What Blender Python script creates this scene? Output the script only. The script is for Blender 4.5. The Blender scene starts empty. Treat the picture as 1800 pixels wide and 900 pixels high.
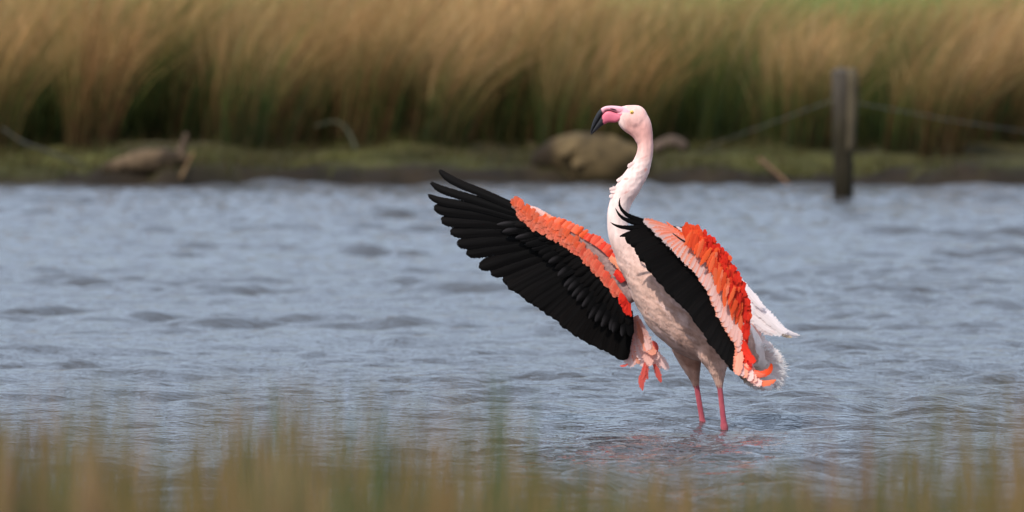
import bpy, bmesh, math, random
import numpy as np
from mathutils import Vector

# ------------------------------------------------------------------ camera, sky, sun, exposure
scene = bpy.context.scene
CAM = np.array([0.0, -30.0, 1.0917])
FPX = 18000.0                       # focal length in photo pixels (1800 wide), 360 mm on 36 mm
PITCH = math.atan(355.0 / FPX)

cam_data = bpy.data.cameras.new("camera")
cam = bpy.data.objects.new("camera", cam_data)
scene.collection.objects.link(cam)
cam.location = CAM
cam.rotation_euler = (math.pi / 2 - PITCH, 0, 0)
cam_data.lens = 360
cam_data.sensor_width = 36
cam_data.clip_start = 0.1
cam_data.clip_end = 5000
cam_data.dof.use_dof = True
cam_data.dof.focus_distance = 29.9
cam_data.dof.aperture_fstop = 8.2
scene.camera = cam

SUN_EL, SUN_AZ = 50.0, 214.0        # azimuth clockwise from +y: behind the camera, a little to its left
CLOUD = (10.6, 12.8, 16.4)             # cloud radiance in the sky texture's own units
world = bpy.data.worlds.new("World")
scene.world = world
world.use_nodes = True
wn = world.node_tree
for n in list(wn.nodes):
    wn.nodes.remove(n)
sky = wn.nodes.new("ShaderNodeTexSky")
sky.sky_type = 'NISHITA'
sky.sun_disc = False
sky.sun_elevation = math.radians(SUN_EL)
sky.sun_rotation = math.radians(SUN_AZ)
sky.air_density = 1.0
sky.dust_density = 2.5
sky.ozone_density = 1.5
bg = wn.nodes.new("ShaderNodeBackground")
bg.inputs['Strength'].default_value = 0.085
wo = wn.nodes.new("ShaderNodeOutputWorld")
# broken bright cloud all over the sky
wtc = wn.nodes.new("ShaderNodeTexCoord")
wmp = wn.nodes.new("ShaderNodeMapping"); wmp.inputs['Scale'].default_value = (1.6, 1.6, 5.0)
wnz = wn.nodes.new("ShaderNodeTexNoise"); wnz.inputs['Scale'].default_value = 1.3; wnz.inputs['Detail'].default_value = 6
wmr = wn.nodes.new("ShaderNodeMapRange")
wmr.inputs['From Min'].default_value = 0.35; wmr.inputs['From Max'].default_value = 0.65
wmr.inputs['To Min'].default_value = 0.18; wmr.inputs['To Max'].default_value = 0.92
wmx = wn.nodes.new("ShaderNodeMix"); wmx.data_type = 'RGBA'
wmx.inputs['B'].default_value = (*CLOUD, 1)
wn.links.new(wtc.outputs['Generated'], wmp.inputs['Vector']); wn.links.new(wmp.outputs[0], wnz.inputs['Vector'])
wn.links.new(wnz.outputs['Fac'], wmr.inputs['Value']); wn.links.new(wmr.outputs[0], wmx.inputs['Factor'])
wn.links.new(sky.outputs[0], wmx.inputs['A'])
wn.links.new(wmx.outputs['Result'], bg.inputs['Color'])
wn.links.new(bg.outputs[0], wo.inputs['Surface'])

sl = bpy.data.lights.new("sun", 'SUN')
sl.energy = 3.6
sl.angle = math.radians(1.2)
sl.color = (1.0, 0.95, 0.88)
so = bpy.data.objects.new("sun", sl)
scene.collection.objects.link(so)
a = math.radians(SUN_AZ); e = math.radians(SUN_EL)
sdir = Vector((math.sin(a) * math.cos(e), math.cos(a) * math.cos(e), math.sin(e)))
so.rotation_euler = sdir.to_track_quat('Z', 'Y').to_euler()
so.location = (0, -10, 20)

scene.view_settings.view_transform = 'Standard'
scene.view_settings.look = 'None'
scene.view_settings.exposure = 0.1
scene.view_settings.gamma = 1.0
scene.view_settings.use_curve_mapping = False
scene.render.engine = 'CYCLES'
scene.cycles.use_denoising = True
scene.cycles.max_bounces = 6
scene.cycles.transparent_max_bounces = 32
scene.cycles.sample_clamp_indirect = 6

rng = np.random.default_rng(7)
random.seed(7)
col = scene.collection

# ------------------------------------------------------------------ helpers
def at(px, py, y):
    """photo pixel + depth plane y -> world point"""
    cp, sp = math.cos(PITCH), math.sin(PITCH)
    u = (px - 900.0) / FPX
    v = (450.0 - py) / FPX
    d = np.array([u, cp + v * sp, -sp + v * cp])
    t = (y - CAM[1]) / d[1]
    return CAM + d * t

def lin(c):
    c = np.asarray(c, float) / 255.0
    return np.where(c <= 0.04045, c / 12.92, ((c + 0.055) / 1.055) ** 2.4)

def mix(a, b, t):
    return np.asarray(a) * (1 - t) + np.asarray(b) * t

def smooth(e0, e1, x):
    t = np.clip((np.asarray(x, float) - e0) / (e1 - e0), 0, 1)
    return t * t * (3 - 2 * t)

def catmull(pts, n):
    """resample polyline (k,d) smoothly to n points, even in arc length of control polygon"""
    pts = np.asarray(pts, float)
    if len(pts) == 2:
        t = np.linspace(0, 1, n)[:, None]
        return pts[0] * (1 - t) + pts[1] * t
    p = np.vstack([2 * pts[0] - pts[1], pts, 2 * pts[-1] - pts[-2]])
    seg = np.linalg.norm(np.diff(pts[:, :2], axis=0), axis=1) + 1e-9
    cum = np.concatenate([[0], np.cumsum(seg)])
    out = []
    for s in np.linspace(0, cum[-1], n):
        i = min(len(seg) - 1, int(np.searchsorted(cum, s, side='right') - 1))
        u = (s - cum[i]) / seg[i]
        p0, p1, p2, p3 = p[i], p[i + 1], p[i + 2], p[i + 3]
        out.append(0.5 * ((2 * p1) + (-p0 + p2) * u + (2 * p0 - 5 * p1 + 4 * p2 - p3) * u * u
                          + (-p0 + 3 * p1 - 3 * p2 + p3) * u ** 3))
    return np.array(out)

def along(poly, f):
    """point at fraction f of a polyline"""
    poly = np.asarray(poly, float)
    seg = np.linalg.norm(np.diff(poly, axis=0), axis=1)
    cum = np.concatenate([[0], np.cumsum(seg)]) / seg.sum()
    return np.array([np.interp(f, cum, poly[:, k]) for k in range(poly.shape[1])])

def mesh_object(name, verts, faces, mat, parent=None, colors=None, uvs=None, shade=True, origin=None):
    me = bpy.data.meshes.new(name)
    verts = np.asarray(verts, float)
    if origin is not None:
        verts = verts - np.asarray(origin)
    me.from_pydata(verts.tolist(), [], faces if isinstance(faces, list) else faces.tolist())
    if colors is not None:
        at_ = me.color_attributes.new("Col", 'FLOAT_COLOR', 'POINT')
        c4 = np.ones((len(verts), 4), np.float32)
        c4[:, :np.shape(colors)[1]] = colors
        at_.data.foreach_set("color", c4.ravel())
    if uvs is not None:
        uvl = me.uv_layers.new(name="UVMap")
        li = np.zeros(len(me.loops), np.int32)
        me.loops.foreach_get("vertex_index", li)
        uvl.data.foreach_set("uv", np.asarray(uvs, np.float32)[li].ravel())
    if shade:
        me.polygons.foreach_set("use_smooth", np.ones(len(me.polygons), bool))
    me.update()
    if mat is not None:
        me.materials.append(mat)
    ob = bpy.data.objects.new(name, me)
    col.objects.link(ob)
    if parent is not None:
        ob.parent = parent
    return ob

def tag(o, label=None, category=None, group=None, kind=None):
    if label: o["label"] = label
    if category: o["category"] = category
    if group: o["group"] = group
    if kind: o["kind"] = kind
    return o

def new_mat(name):
    m = bpy.data.materials.new(name)
    m.use_nodes = True
    nt = m.node_tree
    b = nt.nodes["Principled BSDF"]
    return m, nt, b

def nd(nt, typ, **kw):
    n = nt.nodes.new(typ)
    for k, v in kw.items():
        if k in n.inputs:
            n.inputs[k].default_value = v
        else:
            setattr(n, k, v)
    return n

# ------------------------------------------------------------------ materials
def vcol_material(name, rough=0.6, noise_scale=(1, 1, 1), noise_amt=0.3, use_uv=False, bump=0.0,
                  translucent=0.0, spec=0.3, sheen=0.0, bump_dist=0.004, fray=0.0):
    m, nt, b = new_mat(name)
    ca = nd(nt, "ShaderNodeVertexColor", layer_name="Col")
    tc = nd(nt, "ShaderNodeTexCoord")
    mp = nd(nt, "ShaderNodeMapping")
    mp.inputs['Scale'].default_value = noise_scale
    nt.links.new(tc.outputs['UV' if use_uv else 'Object'], mp.inputs['Vector'])
    no = nd(nt, "ShaderNodeTexNoise")
    no.inputs['Scale'].default_value = 1.0
    no.inputs['Detail'].default_value = 5
    nt.links.new(mp.outputs[0], no.inputs['Vector'])
    mr = nd(nt, "ShaderNodeMapRange")
    mr.inputs['From Min'].default_value = 0.25
    mr.inputs['From Max'].default_value = 0.75
    mr.inputs['To Min'].default_value = 1 - noise_amt
    mr.inputs['To Max'].default_value = 1 + noise_amt * 0.6
    nt.links.new(no.outputs['Fac'], mr.inputs['Value'])
    mx = nd(nt, "ShaderNodeVectorMath", operation='MULTIPLY')
    nt.links.new(ca.outputs['Color'], mx.inputs[0])
    nt.links.new(mr.outputs[0], mx.inputs[1])
    nt.links.new(mx.outputs[0], b.inputs['Base Color'])
    b.inputs['Roughness'].default_value = rough
    b.inputs['Specular IOR Level'].default_value = spec
    if sheen:
        b.inputs['Sheen Weight'].default_value = sheen
    if bump:
        bp = nd(nt, "ShaderNodeBump")
        bp.inputs['Strength'].default_value = bump
        bp.inputs['Distance'].default_value = bump_dist
        nt.links.new(no.outputs['Fac'], bp.inputs['Height'])
        nt.links.new(bp.outputs[0], b.inputs['Normal'])
    if translucent:
        tr = nd(nt, "ShaderNodeBsdfTranslucent")
        nt.links.new(mx.outputs[0], tr.inputs['Color'])
        ms = nd(nt, "ShaderNodeMixShader")
        ms.inputs[0].default_value = translucent
        out = nt.nodes["Material Output"]
        nt.links.new(b.outputs[0], ms.inputs[1])
        nt.links.new(tr.outputs[0], ms.inputs[2])
        nt.links.new(ms.outputs[0], out.inputs['Surface'])
    if fray:                          # barbs part along the vane's margin: alpha of Col is the distance to the margin
        mp2 = nd(nt, "ShaderNodeMapping"); mp2.inputs['Scale'].default_value = (2.2, 26.0, 1.0)
        nt.links.new(tc.outputs['UV'], mp2.inputs['Vector'])
        nz2 = nd(nt, "ShaderNodeTexNoise"); nz2.inputs['Scale'].default_value = 1.0; nz2.inputs['Detail'].default_value = 3
        nt.links.new(mp2.outputs[0], nz2.inputs['Vector'])
        th = nd(nt, "ShaderNodeMapRange")
        th.inputs['From Min'].default_value = 0.3; th.inputs['From Max'].default_value = 0.75
        th.inputs['To Min'].default_value = 0.0; th.inputs['To Max'].default_value = fray
        nt.links.new(nz2.outputs['Fac'], th.inputs['Value'])
        gt = nd(nt, "ShaderNodeMath", operation='GREATER_THAN')
        nt.links.new(ca.outputs['Alpha'], gt.inputs[0]); nt.links.new(th.outputs[0], gt.inputs[1])
        out = nt.nodes["Material Output"]
        src = out.inputs['Surface'].links[0].from_socket
        tp_ = nd(nt, "ShaderNodeBsdfTransparent")
        ms2 = nd(nt, "ShaderNodeMixShader")
        nt.links.new(gt.outputs[0], ms2.inputs[0]); nt.links.new(tp_.outputs[0], ms2.inputs[1]); nt.links.new(src, ms2.inputs[2])
        nt.links.new(ms2.outputs[0], out.inputs['Surface'])
    return m

M_FEATHER = vcol_material("feather", 0.62, (9, 2.0, 1), 0.18, True, 0.25, 0.30, 0.25, bump_dist=0.002, fray=0.55)
M_BLACK = vcol_material("black_feather", 0.5, (14, 1.2, 1), 0.45, True, 0.2, 0.0, 0.05, bump_dist=0.002, fray=0.22)
M_BODY = vcol_material("body_plumage", 0.8, (60, 60, 26), 0.22, False, 0.5, 0.0, 0.15, 0.2, bump_dist=0.006)
M_BILL = vcol_material("bill_horn", 0.5, (80, 80, 80), 0.12, False, 0.08, 0.0, 0.5)
M_SKIN = vcol_material("wing_skin", 0.7, (130, 130, 130), 0.35, False, 0.4, 0.0, 0.3)
M_RUSH = vcol_material("rush_stem", 0.65, (3, 3, 1.5), 0.2, False, 0.0, 0.25, 0.2)
M_WOOD = vcol_material("weathered_wood", 0.85, (14, 14, 3.5), 0.5, False, 0.6, 0.0, 0.2, bump_dist=0.02)

m, nt, b = new_mat("eye_iris"); M_IRIS = m
b.inputs['Base Color'].default_value = (*lin((246, 196, 92)), 1); b.inputs['Roughness'].default_value = 0.15
m, nt, b = new_mat("eye_pupil"); M_PUPIL = m
b.inputs['Base Color'].default_value = (0.006, 0.005, 0.005, 1); b.inputs['Roughness'].default_value = 0.08
m, nt, b = new_mat("fence_wire"); M_WIRE = m
b.inputs['Base Color'].default_value = (0.36, 0.34, 0.30, 1); b.inputs['Roughness'].default_value = 0.5
b.inputs['Metallic'].default_value = 0.6

# water: turbid shallow lake, dielectric surface over a dark silty body colour
M_WATER, nt, b = new_mat("lake_water")
b.inputs['Base Color'].default_value = (0.050, 0.048, 0.048, 1)
b.inputs['Roughness'].default_value = 0.03
b.inputs['IOR'].default_value = 1.333
tc = nd(nt, "ShaderNodeTexCoord")
def water_noise(scale, rot, detail):
    mp = nd(nt, "ShaderNodeMapping")
    mp.inputs['Scale'].default_value = scale
    mp.inputs['Rotation'].default_value = (0, 0, math.radians(rot))
    nt.links.new(tc.outputs['Object'], mp.inputs['Vector'])
    no = nd(nt, "ShaderNodeTexNoise")
    no.inputs['Scale'].default_value = 1.0
    no.inputs['Detail'].default_value = detail
    no.inputs['Roughness'].default_value = 0.55
    nt.links.new(mp.outputs[0], no.inputs['Vector'])
    return no
n1 = water_noise((16, 30, 10), 18, 3)
n2 = water_noise((34, 60, 10), -22, 2)
add = nd(nt, "ShaderNodeMath", operation='MULTIPLY_ADD')
add.inputs[1].default_value = 0.45
nt.links.new(n2.outputs['Fac'], add.inputs[0]); nt.links.new(n1.outputs['Fac'], add.inputs[2])
bp = nd(nt, "ShaderNodeBump")
bp.inputs['Strength'].default_value = 1.0
bp.inputs['Distance'].default_value = 0.014
nt.links.new(add.outputs[0], bp.inputs['Height'])
nt.links.new(bp.outputs[0], b.inputs['Normal'])

# ground: mud at the water's edge, moss and grass above, meadow beyond
M_GROUND, nt, b = new_mat("bank_ground")
b.inputs['Roughness'].default_value = 0.9
b.inputs['Specular IOR Level'].default_value = 0.2
tc = nd(nt, "ShaderNodeTexCoord")
ca = nd(nt, "ShaderNodeVertexColor", layer_name="Col")
no = nd(nt, "ShaderNodeTexNoise"); no.inputs['Scale'].default_value = 2.2; no.inputs['Detail'].default_value = 8
nt.links.new(tc.outputs['Object'], no.inputs['Vector'])
mr = nd(nt, "ShaderNodeMapRange")
mr.inputs['From Min'].default_value = 0.3; mr.inputs['From Max'].default_value = 0.7
mr.inputs['To Min'].default_value = 0.45; mr.inputs['To Max'].default_value = 1.4
nt.links.new(no.outputs['Fac'], mr.inputs['Value'])
mx = nd(nt, "ShaderNodeVectorMath", operation='MULTIPLY')
nt.links.new(ca.outputs['Color'], mx.inputs[0]); nt.links.new(mr.outputs[0], mx.inputs[1])
nt.links.new(mx.outputs[0], b.inputs['Base Color'])
bp = nd(nt, "ShaderNodeBump"); bp.inputs['Strength'].default_value = 0.8; bp.inputs['Distance'].default_value = 0.05
nt.links.new(no.outputs['Fac'], bp.inputs['Height']); nt.links.new(bp.outputs[0], b.inputs['Normal'])

# ------------------------------------------------------------------ terrain
def fbm(x, y, seed, octaves=4, base=1.0):
    r = np.random.default_rng(seed)
    out = np.zeros_like(np.asarray(x, float)); amp = 1.0; f = base
    for o in range(octaves):
        for k in range(4):
            th = r.uniform(0, 2 * math.pi); ph = r.uniform(0, 2 * math.pi)
            ff = f * r.uniform(0.7, 1.4)
            out = out + amp * 0.35 * np.sin(ff * (x * math.cos(th) + y * math.sin(th)) + ph)
        amp *= 0.55; f *= 2.1
    return out

SHORE_Y = 55.0
def shore_line(x):
    return SHORE_Y - 0.10 * x + 0.35 * np.sin(0.9 * x + 0.5) + 0.18 * np.sin(2.7 * x) + 0.1 * np.sin(6.1 * x + 1) + 0.07 * np.sin(13.7 * x) + 0.05 * np.sin(23.1 * x + 2)

def ground_z(x, y):
    x = np.asarray(x, float); y = np.asarray(y, float)
    s = y - shore_line(x)
    z = -0.32 + 0.02 * fbm(x, y, 3, 3, 0.8)
    z = z + smooth(-1.5, -0.05, s) * 0.30
    z = z + smooth(-0.06, 0.28, s) * (0.15 + 0.05 * fbm(x, y, 5, 4, 3.0))
    z = z + smooth(0.2, 3.0, s) * (0.16 + 0.03 * fbm(x, y, 6, 3, 1.2))
    z = z + smooth(24, 130, s) * 1.3 + smooth(60, 420, s) * 5 + smooth(300, 900, s) * 8
    nb = -18.0 - y + 0.3 * np.sin(1.3 * x)
    z = z + smooth(0, 2.2, nb) * 0.5 + smooth(2, 10, nb) * 0.2
    return z

def axis(pieces):
    out = []
    for a0, a1, d in pieces:
        out.append(np.arange(a0, a1, d))
    out.append([pieces[-1][1]])
    return np.concatenate(out)

gx = axis([(-420, -60, 40), (-60, -12, 4), (-12, 12, 0.14), (12, 60, 4), (60, 420, 40)])
gy = axis([(-60, -30, 3), (-30, -14, 0.5), (-14, 50, 3), (50, 53, 0.5), (53, 59, 0.1), (59, 80, 0.7), (80, 160, 6), (160, 1000, 40)])
X, Y = np.meshgrid(gx, gy)
Z = ground_z(X, Y)
nx, ny = len(gx), len(gy)
idx = np.arange(nx * ny).reshape(ny, nx)
quads = np.stack([idx[:-1, :-1], idx[:-1, 1:], idx[1:, 1:], idx[1:, :-1]], -1).reshape(-1, 4)
S = (Y - shore_line(X)).ravel()
zz = Z.ravel(); xr = X.ravel(); yr = Y.ravel()
mud = lin((36, 28, 18)); moss = lin((66, 64, 26)); meadow = lin((94, 112, 36)); soil = lin((70, 60, 34))
patch = smooth(-0.5, 0.7, fbm(xr, yr, 11, 3, 1.6))
gc = np.tile(mud, (len(zz), 1))
f = (smooth(0.16, 0.5, S + 0.18 * fbm(xr, yr, 12, 3, 3)) * (0.35 + 0.65 * patch))[:, None]
gc = gc * (1 - f) + moss * f
f = smooth(2.0, 3.5, S)[:, None]; gc = gc * (1 - f) + soil * f
f = smooth(24, 34, S)[:, None]; gc = gc * (1 - f) + meadow * f
f = smooth(0.3, 2, -18.0 - yr)[:, None]; gc = gc * (1 - f) + lin((92, 88, 40)) * f
ground = mesh_object("ground", np.stack([xr, yr, zz], -1), quads, M_GROUND, colors=gc)
tag(ground, kind="structure")

# ------------------------------------------------------------------ water with real wavelets
wx = axis([(-400, -40, 30), (-40, -12, 2), (-12, -3.2, 0.1), (-3.2, 3.2, 0.027), (3.2, 12, 0.1), (12, 40, 2), (40, 400, 30)])
wy = axis([(-19.8, -9, 0.06), (-9, 8, 0.02), (8, 22, 0.04), (22, 57.5, 0.08)])
WX, WY = np.meshgrid(wx, wy)
WZ = np.zeros_like(WX)
rw = np.random.default_rng(21)
wind = math.radians(-62)            # travel direction of the main chop, towards the camera and to its right
chop = 0.75 + 0.25 * np.tanh(1.5 * fbm(WX * 0.35, WY * 0.16, 31, 3, 1.0))
group = 0.45 + 0.95 * np.clip(fbm(WX * 2.0, WY * 1.2, 37, 2, 1.0), 0, 1.3)   # wave groups: steep here, slack there
for lam, slope, spread, cnt in ((1.6, 0.020, 22, 5), (0.8, 0.062, 26, 9), (0.42, 0.115, 34, 14), (0.24, 0.13, 42, 20), (0.14, 0.11, 52, 22)):
    for k in range(cnt):
        L = lam * rw.uniform(0.75, 1.3)
        th = wind + math.radians(rw.normal(0, spread))
        kk = 2 * math.pi / L
        amp = slope / kk * math.sqrt(2.0 / cnt) * rw.uniform(0.6, 1.4)
        ph = kk * (WX * math.cos(th) + WY * math.sin(th)) + rw.uniform(0, 6.28)
        w = np.sin(ph)
        if lam < 1:
            w = w + 0.22 * np.cos(2 * ph)          # sharper crests
        WZ += amp * w * (group if 0.3 < lam < 1 else (chop if lam < 1 else 1.0))
WZ *= 1 - 0.5 * np.exp(-((WX - 0.48) / 0.5) ** 2 - ((WY + 0.55) / 0.75) ** 2)     # calmer water in the bird's lee
WZ *= (1 - smooth(10, 13, np.abs(WX))) * 0.9 + 0.1
# small rings round the two legs
for lx, ly in ((0.560, 0.04), (0.622, -0.045)):
    r_ = np.hypot(WX - lx, WY - ly)
    WZ += 0.0035 * np.cos(2 * math.pi * r_ / 0.075) * np.exp(-r_ / 0.11)
nx, ny = len(wx), len(wy)
idx = np.arange(nx * ny).reshape(ny, nx)
quads = np.stack([idx[:-1, :-1], idx[:-1, 1:], idx[1:, 1:], idx[1:, :-1]], -1).reshape(-1, 4)
def big_mesh(name, v, q, mat):
    me = bpy.data.meshes.new(name)
    k = q.shape[1]
    me.vertices.add(len(v)); me.vertices.foreach_set("co", np.asarray(v, np.float32).ravel())
    me.loops.add(q.size); me.loops.foreach_set("vertex_index", q.ravel().astype(np.int32))
    me.polygons.add(len(q))
    me.polygons.foreach_set("loop_start", np.arange(0, q.size, k, dtype=np.int32))
    me.polygons.foreach_set("use_smooth", np.ones(len(q), bool))
    me.update(calc_edges=True)
    me.materials.append(mat)
    o = bpy.data.objects.new(name, me); col.objects.link(o)
    return o
water = big_mesh("water", np.stack([WX.ravel(), WY.ravel(), WZ.ravel()], -1), quads, M_WATER)
tag(water, kind="structure")

# ------------------------------------------------------------------ rushes and grass (stuff)
def blades(name, base, height, lean, width, c_base, c_mid, c_tip, mat, seg=4, curl=0.35, mid_at=0.45, taper=1.6):
    """base (n,3) height (n) lean (n,2) width (n) colours (n,3); tapering bent stems, each a ribbon"""
    n = len(base)
    ts = np.linspace(0, 1, seg + 1) if taper < 5 else np.concatenate([np.linspace(0, .9, seg - 1), [.97, 1.0]])
    ang = rng.uniform(0, math.pi, n)
    sx, sy = np.cos(ang), np.sin(ang) * 0.6
    V = np.zeros((n, (seg + 1) * 2, 3)); C = np.zeros((n, (seg + 1) * 2, 3))
    for i, t in enumerate(ts):
        bend = t * (1 - curl) + curl * t * t * t
        drop = 1 - 0.10 * t * t * np.minimum(1.5, np.hypot(lean[:, 0], lean[:, 1]) / height)
        p = base.copy()
        p[:, 0] += lean[:, 0] * bend; p[:, 1] += lean[:, 1] * bend
        p[:, 2] += height * t * drop
        w = width * (1 - 0.82 * t ** taper) * 0.5
        V[:, 2 * i] = p + np.stack([-sx * w, -sy * w, 0 * w], -1)
        V[:, 2 * i + 1] = p + np.stack([sx * w, sy * w, 0 * w], -1)
        if t < mid_at:
            f = t / mid_at; c = c_base * (1 - f) + c_mid * f
        else:
            f = (t - mid_at) / (1 - mid_at); c = c_mid * (1 - f) + c_tip * f
        C[:, 2 * i] = c; C[:, 2 * i + 1] = c
    k = (seg + 1) * 2
    q = np.array([[2 * i, 2 * i + 1, 2 * i + 3, 2 * i + 2] for i in range(seg)])
    Q = (q[None] + (np.arange(n) * k)[:, None, None]).reshape(-1, 4)
    o = big_mesh(name, V.reshape(-1, 3), Q, mat)
    ca_ = o.data.color_attributes.new("Col", 'FLOAT_COLOR', 'POINT')
    c4 = np.ones((n * k, 4), np.float32); c4[:, :3] = C.reshape(-1, 3)
    ca_.data.foreach_set("color", c4.ravel())
    return o

def px_of(x, y):
    return 900 + FPX * x / (y + 30)

# rush tussocks on the far bank
B, H, Ln, Wd, Cb, Cm, Ct = [], [], [], [], [], [], []
tan_tips = [lin(c) for c in ((222, 182, 128), (208, 164, 112), (188, 144, 96), (228, 194, 146), (196, 154, 114))]
green = [lin(c) for c in ((84, 98, 38), (70, 88, 40), (96, 100, 44), (60, 78, 36))]
brown = [lin(c) for c in ((142, 106, 60), (124, 90, 50), (156, 120, 68))]
rt = np.random.default_rng(5)
rows = [(2.3, 0.55, 0.8), (3.3, 0.55, 1.0), (4.4, 0.6, 1.05), (5.8, 0.65, 1.1), (7.6, 0.7, 1.12), (10, 0.8, 1.13), (13, 0.9, 1.14), (17, 1.0, 1.15), (21, 1.1, 1.15)]
for s0, step, hh in rows:
    half = 11.0 + 0.07 * s0
    xs = np.arange(-half, half, step)
    for x0 in xs:
        x = x0 + rt.normal(0, 0.16); s = s0 + rt.normal(0, 0.28)
        y = float(shore_line(x)) + s
        p = px_of(x, y)
        greenness = 0.45 + 0.55 * math.exp(-((p - 1240) / 150) ** 2) + 0.45 * math.exp(-((p - 300) / 120) ** 2) \
            + 0.4 * math.exp(-((p - 60) / 70) ** 2) + 0.5 * math.exp(-((p - 1500) / 90) ** 2) + rt.normal(0, 0.15)
        if s0 < 3 and (430 < p < 520 or 560 < p < 860) and rt.random() < 0.8:
            continue
        if s0 < 3.4 and rt.random() < 0.25:
            continue
        tall = 1.46 if p < 620 else (1.40 if p < 1180 else 1.27)
        tall *= rt.uniform(0.80, 1.10)
        tint = np.array([(1, .99, .96), (.94, .84, .72), (.84, .70, .56), (1.0, .94, .84), (.70, .66, .52)][int(rt.integers(0, 5))]) * rt.uniform(.85, 1.2)
        nb_ = int(rt.integers(170, 260))
        rad = step * 0.42
        r = rad * np.sqrt(rt.random(nb_)); th = rt.uniform(0, 2 * math.pi, nb_)
        bx = x + r * np.cos(th); by = y + r * np.sin(th) * 0.9
        bz = ground_z(bx, by) - 0.02
        hgt = hh * tall * rt.normal(0.93, 0.13, nb_).clip(0.45, 1.2)
        out = rt.normal(0.12, 0.12, nb_)
        lx = 0.34 + 0.14 * math.sin(x * 1.3 + s0) + out * np.cos(th) * 1.6 + rt.normal(0, 0.10, nb_)
        ly = out * np.sin(th) * 1.6 + rt.normal(0, 0.08, nb_)
        B.append(np.stack([bx, by, bz], -1)); H.append(hgt)
        Ln.append(np.stack([lx * hgt, ly * hgt], -1)); Wd.append(rt.uniform(0.007, 0.014, nb_))
        gsel = rt.random(nb_) < np.clip(greenness, 0.05, 0.95)
        ti = rt.integers(0, len(tan_tips), nb_); gi = rt.integers(0, len(green), nb_); bi = rt.integers(0, len(brown), nb_)
        gcol = np.array(green)[gi]; bcol = np.array(brown)[bi]; tcol = np.array(tan_tips)[ti] * tint
        Cb.append(np.where(gsel[:, None], gcol * 0.25, bcol * 0.16))  # thatch-dark feet, deepened further to paint in shade between the stems
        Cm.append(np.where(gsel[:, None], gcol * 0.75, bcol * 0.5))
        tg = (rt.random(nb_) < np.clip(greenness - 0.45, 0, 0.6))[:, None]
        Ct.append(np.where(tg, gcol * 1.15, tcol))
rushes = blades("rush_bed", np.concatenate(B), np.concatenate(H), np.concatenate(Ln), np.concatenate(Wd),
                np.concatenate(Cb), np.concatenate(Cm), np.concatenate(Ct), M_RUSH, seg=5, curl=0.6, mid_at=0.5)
tag(rushes, "tan and green rushes growing thickly on the far bank", "rushes", kind="stuff")

# short grass and sedge on the lip of the far bank
n = 27000
gx_ = rt.uniform(-11.5, 11.5, n); gs = rt.uniform(0.12, 3.2, n) ** 1.0
gy_ = shore_line(gx_) + gs
keep = fbm(gx_, gy_, 41, 3, 1.4) + rt.normal(0, 0.35, n) > -0.25
gx_, gy_ = gx_[keep], gy_[keep]; n = len(gx_)
hgt = rt.uniform(0.03, 0.12, n) * (1 + 0.5 * (rt.random(n) < 0.1))
cols = np.array([lin(c) for c in ((76, 78, 28), (64, 66, 24), (74, 64, 34), (78, 62, 38), (50, 50, 20))])[rt.integers(0, 5, n)]
grass = blades("bank_grass", np.stack([gx_, gy_, ground_z(gx_, gy_) - 0.01], -1), hgt,
               np.stack([rt.normal(0.01, 0.04, n), rt.normal(-0.01, 0.03, n)], -1), rt.uniform(0.006, 0.012, n),
               cols * 0.8, cols, cols, M_RUSH, seg=2)
tag(grass, "short mossy green grass along the lip of the far bank", "grass", kind="stuff")

# near-shore rushes between the camera and the water
B, H, Ln, Wd, Cb, Cm, Ct = [], [], [], [], [], [], []
rn = np.random.default_rng(12)
n = 30000
tuft_x = rn.uniform(-1.75, 1.75, 420); tuft_d = rn.uniform(10.2, 15.2, 420); tuft_h = rn.normal(-6, 28, 420); tuft_c = rn.normal(0, 1.0, 420)
ti_ = rn.integers(0, 420, n)
d = tuft_d[ti_] + rn.normal(0, 0.10, n)
x = tuft_x[ti_] * (d / 13) + rn.normal(0, 0.028, n)
y = d - 30
pp = px_of(x, y)
dens = 0.75 + 0.4 * np.sin(pp * 0.021 + 0.6) * np.sin(pp * 0.0071 + 2.0) + 0.5 * np.exp(-((pp - 20) / 60) ** 2) + 0.25 * np.exp(-((pp - 420) / 330) ** 2)
dens = dens + 0.35 * np.sin(pp * 0.06 + 1.0)
keep = rn.random(n) < np.clip(dens, 0.12, 1)
d, x, y, pp, ti_ = d[keep], x[keep], y[keep], pp[keep], ti_[keep]; n = len(d)
# tip heights measured against the sight line: most tips a little above the lower frame edge, some tall
tip_py = 945 - rn.exponential(74, n) + tuft_h[ti_]
tip_py = tip_py + 22 * np.sin(pp * 0.017 + 2) + 16 * np.sin(pp * 0.043)
tall = rn.random(n) < np.where(pp < 760, 0.05, 0.03)
tip_py = np.where(tall, rn.uniform(640, 800, n), tip_py)
lf = pp < 130
tip_py = np.where(lf & (rn.random(n) < 0.5), rn.uniform(690, 860, n), tip_py)
tip_py = np.where((pp > 930) & (pp < 1450), np.maximum(tip_py, 775 + rn.uniform(0, 30, n)), np.maximum(tip_py, 630))
tip_z = 1.0917 - (tip_py - 95) / FPX * d
gz = ground_z(x, y)
hgt = np.maximum(tip_z - gz, 0.1) * 1.01
pal = np.array([lin(c) for c in ((142, 112, 74), (124, 102, 60), (100, 92, 52), (80, 92, 58), (148, 120, 86), (92, 86, 46), (118, 88, 66))])
sel = np.floor((np.sin(pp * 0.013 + 1.2) + np.sin(pp * 0.031) + tuft_c[ti_] + rn.normal(0, .5, n)) * 1.2 + 3).clip(0, 6).astype(int)
cc = pal[sel]
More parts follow.
